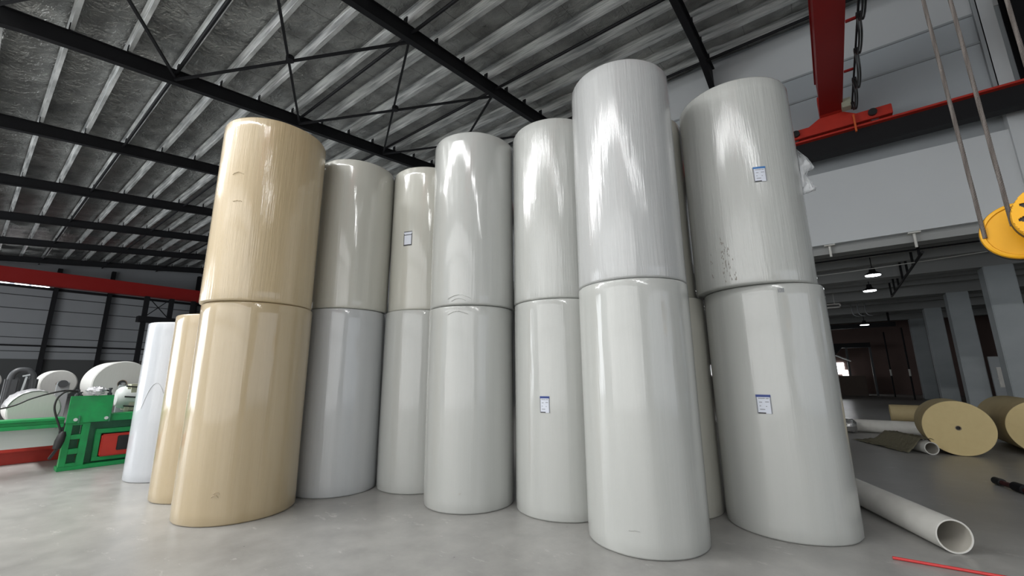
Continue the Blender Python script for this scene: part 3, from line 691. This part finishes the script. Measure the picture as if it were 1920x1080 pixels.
mb = MB(); rnd = random.Random(5); vs = []; fs = []
for i in range(9):
    for j in range(16):
        a = 2 * math.pi * j / 16; rr = (.17 + .02 * rnd.uniform(-1, 1)) * (1 if 0 < i < 8 else .55)
        vs.append((14.8 + rr * math.cos(a) * 1.1, -.28 + i * .07, .19 + rr * math.sin(a)))
for i in range(8):
    for j in range(16): fs.append((i*16+j, i*16+(j+1) % 16, (i+1)*16+(j+1) % 16, (i+1)*16+j))
fs += [tuple(range(16)), tuple(range(128, 144))[::-1]]
obj('film_wrap', MB().add(vs, fs), M_FOIL2, t); obj('tie_band', MB().prof((14.8, -.06, .19), (14.8, .06, .19), [(.192, 0), (.198, 0), (.198, .04), (.192, .04)], 32, True), M_ZINC, t)
# crumpled brown paper
rnd = random.Random(11); vs = []; fs = []; nx, ny = 26, 16
ta = Vector((11.85, -1.32, 0)); tb = Vector((13.1, -.82, 0)); td = (tb - ta).normalized(); tn = Vector((-td.y, td.x, 0))
for i in range(nx + 1):
    for j in range(ny + 1):
        s_ = .10 + 1.75 * i / nx; q = -1 + 2 * j / ny; wd = .25 + .16 * i / nx
        hh = (.262 if s_ < 1.36 else max(.03, .262 - (s_ - 1.36) * .6)); p = ta + td * s_ + tn * (q * wd + .13)
        dd = abs(q * wd + .13); z = hh * max(0.0, 1 - max(0, dd - .10) / .22) if dd < .32 else 0
        vs.append((p.x, p.y, .012 + max(z, .0) + .03 * rnd.random()))
for i in range(nx):
    for j in range(ny): a = i*(ny+1)+j; fs.append((a, a+1, a+ny+2, a+ny+1))
o = obj('crumpled_paper', MB().add(vs, fs), M_BPAPER, angle=30); o.modifiers.new('thick', 'SOLIDIFY').thickness = .004
tag(o, 'crumpled brown paper draped over the short open tube', 'paper')
# rods
tag(obj('red_rod', MB().tube([(5.20, -.19, .014), (5.23, -.60, .014), (5.27, -1.10, .014)], .012, 12), M_RROD), 'thin red rod lying on the floor at the bottom right corner', 'rod')
t = thing('socket_bar', 'dark red steel bar with a collar lying on the floor at the right edge', 'bar', (9.0, -1.75, 0))
obj('shaft', MB().cyl((9.30, -1.66, .05), (8.2, -1.97, .05), .035, 16), mat('dark_rust_red', (.06, .012, .012), .5), t)
obj('collar', MB().cyl((8.98, -1.75, .062), (8.80, -1.80, .062), .06, 20), M_BLACK, t)
obj('grip', MB().cyl((9.36, -1.643, .052), (9.22, -1.683, .052), .05, 16), M_RUB, t)

# ------------------------------------------------------------------ annex fittings
for i, (u, v) in enumerate([(17.2, -1.36), (20.5, -1.45), (30.2, -1.65)]):
    z = 4.6 if i < 2 else 4.15
    t = thing('high_bay_lamp', ['white round high bay lamp under the annex ceiling, the nearest of three', 'round high bay lamp just below the nearest one', 'small round high bay lamp deepest in the annex'][i], 'lamp', (u, v, z), 'high bay lamps')
    obj('housing', MB().prof((u, v, z), (u, v, z + 1), [(.20, .02), (.20, .06), (.09, .13), (.07, .26), (.0, .26)], 32), M_BLACK, t)
    obj('lens', MB().prof((u, v, z), (u, v, z + 1), [(0, 0), (.19, .0), (.195, .03), (0, .03)], 32), M_GLOW, t)
    obj('suspension_rod', MB().cyl((u, v, z + .26), (u, v, 5.35), .012, 8), M_BLACK, t)
for (v, z0, lab) in ((-.33, 4.72, 'white pipe hanger under the white beam, the left one'), (-2.04, 4.66, 'white pipe hanger under the white beam, the right one')):
    t = thing('pipe_hanger', lab, 'hanger', (14.15, v, z0), 'white pipe hangers')
    obj('rod', MB().cyl((14.12, v, z0), (14.12, v, 5.30), .03, 12), M_TUBE, t)
    obj('top_plate', MB().box(14.02, 14.22, v - .12, v + .12, 5.02, 5.05), M_TUBE, t, smooth=False)
tag(obj('ceiling_pipe', MB().cyl((14.7, -12.7, 4.86), (14.7, 13.8, 4.86), .045, 14), M_BLACK), 'thick black pipe running across just inside the annex opening', 'pipe')
tag(obj('ceiling_pipe', MB().cyl((15.6, -12.7, 4.92), (15.6, 13.8, 4.92), .022, 12), M_BLACK), 'thin black pipe running across behind the thick one', 'pipe')
tag(obj('sagging_wire', MB().tube(spline([(16, 13.8, 4.9), (16, 5, 4.55), (16, .1, 4.58), (16, -3.6, 4.70), (16, -6, 4.9)], 8), .014, 8), mat('pale_wire', (.4, .4, .38), .6)), 'pale wire sagging across the annex below the pipes', 'wire')
t = thing('sprinkler_pipe', 'black sprinkler pipe with upright hangers running back into the annex', 'pipe', (18, -2.24, 4.7))
obj('main_pipe', MB().cyl((14.8, -2.22, 4.66), (23.0, -2.28, 4.66), .035, 14), M_BLACK, t)
for i in range(7):
    u = 15.4 + i * 1.2; obj('hanger', MB().box(u - .012, u + .012, -2.27, -2.21, 4.66, 5.34), M_BLACK, t, smooth=False)
for i, (v, z, lab) in enumerate(((-1.0, 4.25, 'dark duct crossing low at the back of the annex'),)):
    tag(obj('air_duct', MB().box(33.0, 33.5, -3.2, 3, z, z + .25).box(33.2, 33.3, -3.0, -2.9, z + .25, 5.34).box(33.2, 33.3, 2.6, 2.7, z + .25, 5.34), M_BLACK), lab, 'duct')
t = thing('pipe_manifold', 'small cluster of pale bent pipes hanging deep in the annex ceiling', 'pipework', (29.0, -1.5, 4.3))
for k, v in enumerate((-1.25, -1.5, -1.8)):
    obj('bent_pipe', MB().tube(spline([(28.6, v + .1, 5.3), (28.6, v + .1, 4.75), (28.6, v, 4.55), (28.6, v - .15, 4.5)], 5), .03, 10), M_ZINC, t)
tag(obj('strip_light', MB().box(24.2, 24.35, -.62, .9, 4.52, 4.58).box(24.2, 24.35, -.62, -.56, 4.52, 4.72).box(24.26, 24.29, -.40, -.38, 4.72, 5.35).box(24.26, 24.29, .6, .62, 4.72, 5.35).box(24.2, 24.35, -.62, .9, 4.68, 4.72), M_TUBE, bevel=.005), 'pale metal strip bracket under the annex ceiling beside the end roll', 'bracket')
# dark machinery and boxes at the far end of the annex
t = thing('dark_frame_machine', 'dark frame machine with a sloping arm at the back of the annex', 'machine', (38.5, .2, 0))
obj('top_beam', MB().box(38.2, 38.8, -2.2, 2.0, 3.3, 3.62), M_BLACK, t, smooth=False)
for v in (-2.15, -.85, 1.9): obj('post', MB().box(38.4, 38.6, v - .06, v + .06, 0, 3.3), M_DGREY, t, smooth=False)
obj('sloping_arm', MB().bar((38.3, .6, 3.2), (38.3, -1.0, 2.35), .06, .08), M_ZINC, t, smooth=False)
obj('cabinet', MB().box(38.0, 38.9, -1.65, 1.2, 0, 1.35), M_BROWN, t, bevel=.02)
obj('hopper', MB().prism([(-.1, 2.7), (1.8, 2.7), (1.8, 3.3), (-.6, 3.3)], 'x', 38.2, 38.8), M_BLACK, t, smooth=False)
for i, (v, h, lab) in enumerate([(-2.9, 4.2, 'thin dark upright pole at the back of the annex, the left one'), (-3.5, 4.2, 'thin dark upright pole at the back of the annex, the right one')]):
    t = thing('upright_pole', lab, 'pole', (37 - 3 * i, v, 0), 'upright poles')
    obj('pole', MB().cyl((37 - 3*i, v, 0), (37 - 3*i, v, h), .04, 12), M_BLACK, t)
    obj('white_tip', MB().cyl((37 - 3*i, v, 1.35), (37 - 3*i, v, 1.75), .05, 12), M_TUBE, t)
tag(obj('notice_board', MB().box(23.95, 24.0, -5.35, -4.9, 1.0, 1.75).box(23.98, 24.02, -5.37, -4.88, 1.30, 1.33), M_TUBE, smooth=False), 'pale notice board hanging between the two nearest annex columns', 'notice board')
tag(obj('partition_panel', MB().box(24.0, 24.12, -7.8, -4.76, 0, 2.15), M_CONG, smooth=False), 'grey half-height partition panel behind the nearest annex column', 'panel')

# ------------------------------------------------------------------ machine at the left
Y = 10.9
t = thing('green_machine_stand', 'bright green steel machine stand with a ladder-like end, left of the row', 'machine stand', (1.3, Y, 0))
obj('base_rail', MB().box(1.29, 3.9, Y, Y + .32, 0, .07), M_GREEN, t, bevel=.006)
obj('upper_plate', MB().box(1.29, 1.86, Y - .03, Y + .02, .80, 1.27).box(1.33, 1.82, Y + .02, Y + .30, 1.18, 1.25), M_GREEN, t, bevel=.006)
mb = MB()  # ladder-like end: two uprights and rungs around three dark windows
mb.box(1.30, 1.385, Y, Y + .14, .07, .82).box(1.51, 1.61, Y, Y + .14, .07, .82)
for z0_, z1_ in ((.07, .12), (.27, .36), (.52, .60), (.76, .82)): mb.box(1.385, 1.51, Y, Y + .14, z0_, z1_)
obj('ladder_end', mb, M_GREEN, t, bevel=.004)
obj('ladder_back', MB().box(1.385, 1.51, Y + .16, Y + .20, .07, .80), M_GREEND, t, smooth=False)
obj('cross_beam', MB().box(1.61, 3.9, Y, Y + .12, .80, .90).box(1.61, 3.9, Y + .0, Y + .3, .90, .93), M_GREEN, t, bevel=.005)
obj('side_panel', MB().box(1.61, 3.9, Y + .20, Y + .24, .07, .80), M_GREEND, t, smooth=False)
mb = MB(); mb.box(1.72, 3.9, Y + .08, Y + .2, .58, .66).box(1.72, 3.9, Y + .08, Y + .2, .10, .17).box(1.72, 1.79, Y + .08, Y + .2, .17, .58)
obj('inner_frame', mb, M_GREEN, t, bevel=.004)
g = obj('gearbox', MB().box(1.80, 3.2, Y + .02, Y + .2, .17, .56), M_RED2, t, bevel=.02)
obj('gearbox_shade_block', MB().box(2.02, 2.9, Y + .0, Y + .03, .26, .52), M_RUB, t, bevel=.01)  # black block standing in for the shade inside the gearbox opening
for u in (1.40, 1.80): obj('bolt', MB().cyl((u, Y - .05, .86), (u, Y - .03, .86), .028, 12), M_PALE, t)
for u in (1.44, 1.84): obj('hinge_lug', MB().box(u - .01, u + .01, Y - .06, Y, .80, .93), M_GREEND, t, smooth=False)
tag(obj('green_side_rail', MB().box(-1.5, 1.28, Y + .06, Y + .16, .74, .80).box(-1.5, 1.28, Y + .10, Y + .13, .80, .86).box(-1.5, 1.28, Y + .06, Y + .46, .86, .90), M_GREEN, bevel=.004), 'green machine side rail running off the left edge', 'rail')
tag(obj('red_machine_rail', MB().box(-1.6, 1.9, 12.4, 12.55, .23, .40).box(-1.6, 1.9, 12.55, 12.6, .0, .23), M_RED2, bevel=.01), 'low red machine rail under the green one at the left edge', 'rail')
tag(obj('white_machine_panel', MB().box(-1.5, 1.26, Y + .30, Y + .34, .42, .74), M_PALE, smooth=False), 'pale machine panel between the green and the red rails', 'panel')
def machine_roll(u, v, z, r, L_, lab, hub=.10, chuck=True):
    t = thing('machine_paper_roll', lab, 'paper roll', (u, v, z - r), 'white paper rolls on the machine')
    if chuck: prof = [(hub, .003), (r - .02, 0), (r, .02), (r, L_ - .02), (r - .02, L_), (hub, L_)]
    else: prof = [(0, 0), (r - .02, 0), (r, .02), (r, L_ - .02), (r - .02, L_), (0, L_)]
    obj('paper_body', MB().prof((u, v, z), (u, v + 1, z), prof, 96), M_ENDW, t)
    if chuck:
        obj('core', MB().pipe((u, v + .01, z), (u, v + L_ - .01, z), hub, hub - .012, 32), M_CORE, t)
        obj('chuck', MB().cyl((u, v + .02, z), (u, v + .2, z), hub * .8, 20), M_DGREY, t)
        obj('shaft', MB().cyl((u, v - .16, z), (u, v + L_ + .2, z), .025, 16), M_ZINC, t)
    return t
machine_roll(2.14, 12.0, 1.46, .47, 1.3, 'large white paper roll on the machine, right beside the standing white roll', .08)
machine_roll(1.42, 14.0, 1.46, .30, 1.1, 'smaller white paper roll mounted farther back in the middle of the machine', .05)
r3 = machine_roll(.93, 11.45, 1.03, .33, 1.4, 'low white paper roll lying behind the green side rail, film loose on top', .07, False)
rnd = random.Random(4); vs = []; fs = []
for i in range(13):
    for j in range(9):
        a = R(70 + i * 8.5); q = .335 + .03 * rnd.random() * (1 if 0 < j < 8 else .3); vs.append((.93 + q * math.cos(a), 11.44 + j * .16, 1.03 + q * math.sin(a) * 1.0))
for i in range(12):
    for j in range(8): a = i * 9 + j; fs.append((a, a+1, a+10, a+9))
o = obj('loose_film', MB().add(vs, fs), M_PLAS, r3, angle=25); o.modifiers.new('thick', 'SOLIDIFY').thickness = .004
machine_roll(.33, 14.2, 1.52, .26, .9, 'pale paper roll cut off by the left edge behind the dark arch', .06)
t = thing('roll_shaft_support', 'grey shaft support bracket in front of the smaller machine roll', 'bracket', (1.45, 13.7, 0))
obj('arm', MB().box(1.36, 1.56, 13.66, 13.76, .6, 1.50), M_CONG, t, bevel=.01); obj('bearing', MB().cyl((1.45, 13.62, 1.46), (1.45, 13.82, 1.46), .08, 20), M_DGREY, t); obj('foot', MB().box(1.2, 1.7, 13.6, 13.9, 0, .6), M_DGREY, t, bevel=.01)
t = thing('roll_support_frame', 'grey support arms carrying the large machine roll on its shaft', 'support frame', (2.14, 12.6, 0))
for v in (11.85, 13.42): obj('arm', MB().box(2.07, 2.21, v, v + .07, 0, 1.44), M_COL, t, bevel=.01)
obj('cross_tie', MB().box(2.08, 2.20, 11.92, 13.42, .2, .34), M_COL, t, bevel=.01)
# dark arch machine
t = thing('dark_arch_machine', 'dark grey arched machine frame behind the low white roll', 'machine', (.8, 13.5, 0))
mb = MB(); mb.tube(spline([(.66, 13.5, 1.0), (.67, 13.5, 1.55), (.72, 13.5, 1.72), (.82, 13.5, 1.76), (.92, 13.5, 1.72), (.98, 13.5, 1.55), (1.0, 13.5, 1.0)], 6), .055, 14)
obj('arch', mb, M_DGREY, t)
obj('drum', MB().box(.60, .80, 13.45, 13.75, 0, 1.60), M_DGREY, t, bevel=.03); obj('drum', MB().box(.90, 1.06, 13.45, 13.75, 0, 1.60), M_DGREY, t, bevel=.03)
obj('grey_strut', MB().bar((.83, 13.42, 1.1), (.88, 13.42, 1.62), .025, .03).bar((.82, 13.42, 1.63), (.92, 13.42, 1.66), .03, .03), M_COL, t, smooth=False)
obj('motor_cover', MB().prof((1.05, 13.2, 1.18), (1.05, 13.6, 1.18), [(0, 0), (.11, 0), (.12, .03), (.12, .3), (0, .3)], 28), M_DGREY, t)
# drive unit behind the green stand
t = thing('drive_motor', 'cream drive motor with black bands behind the green stand', 'motor', (2.4, 11.6, 0))
obj('casing', MB().prof((1.98, 11.50, 1.20), (3.0, 11.50, 1.20), [(0, 0), (.15, .01), (.20, .06), (.22, .14), (.22, .8), (0, .85)], 40), M_PALE, t)
obj('body', MB().box(2.12, 3.0, 11.30, 11.72, .90, 1.46), M_MOTOR, t, bevel=.05)
for z in (1.40, 1.20, 1.02): obj('black_band', MB().tube(spline([(2.08, 11.28, z + .02), (2.25, 11.27, z), (2.7, 11.28, z - .05)], 5), .014, 8), M_RUB, t)
obj('bed', MB().box(1.9, 3.4, 11.26, 11.74, 0, .90), M_GREEND, t, bevel=.01)
obj('side_bracket', MB().box(2.28, 2.40, 11.22, 11.28, .9, 1.42), M_DGREY, t, bevel=.01)
t = thing('valve_fitting', 'dark valve fittings on top of the green plate', 'valve', (1.35, 10.95, 1.25))
for (u, h) in ((1.37, .13), (1.41, .09), (1.80, .15)):
    obj('valve', MB().prof((u, Y + .05, 1.25), (u, Y + .05, 2), [(.0, 0), (.035, 0), (.035, h * .4), (.018, h * .45), (.018, h * .8), (.03, h * .82), (.03, h), (0, h)], 16), M_DGREY, t)
obj('hose', MB().tube(spline([(1.80, Y + .05, 1.34), (1.70, Y + .05, 1.37), (1.62, Y + .1, 1.33)], 6), .012, 8), M_RUB, t)
# crumpled white bag on the stand
rnd = random.Random(9); mb = MB(); vs = []; fs = []; n1, n2 = 12, 9
for i in range(n1 + 1):
    th = math.pi * i / n1
    for j in range(n2 * 2):
        ph = math.pi * j / n2; q = 1 + .28 * rnd.uniform(-1, 1)
        vs.append((1.60 + .13 * q * math.sin(th) * math.cos(ph), Y - .02 + .10 * q * math.sin(th) * math.sin(ph), 1.352 + .07 * q * math.cos(th)))
m2 = n2 * 2
for i in range(n1):
    for j in range(m2): fs.append((i*m2+j, i*m2+(j+1) % m2, (i+1)*m2+(j+1) % m2, (i+1)*m2+j))
tag(obj('plastic_bag', MB().add(vs, fs), M_PLAS, angle=12), 'crumpled white plastic bag lying on top of the green plate', 'bag')
# cable and pendant
tag(obj('power_cable', MB().tube(spline([(-.4, 10.75, .98), (.50, 10.75, 1.11), (.80, 10.75, 1.25), (.98, 10.75, 1.32), (1.18, 10.8, 1.37), (1.35, 10.9, 1.36)], 8), .013, 10), M_RUB), 'dark cable drooping from the stand top out past the left edge', 'cable')
t = thing('control_pendant', 'black hand pendant hanging on a looped cable left of the green stand', 'control pendant', (1.2, 10.78, .2))
obj('cable', MB().tube(spline([(1.36, 10.86, 1.34), (1.22, 10.8, 1.36), (1.12, 10.78, 1.26), (1.10, 10.78, 1.10), (1.15, 10.78, .92), (1.21, 10.78, .76), (1.25, 10.78, .62)], 8), .015, 10), M_RUB, t)
obj('body', MB().prof((1.27, 10.78, .68), (1.22, 10.78, .38), [(0, 0), (.03, 0), (.055, .06), (.062, .16), (.05, .28), (0, .30)], 20), M_RUB, t)
obj('handle', MB().bar((1.24, 10.78, .42), (1.16, 10.78, .24), .035, .04), M_RUB, t, bevel=.006)
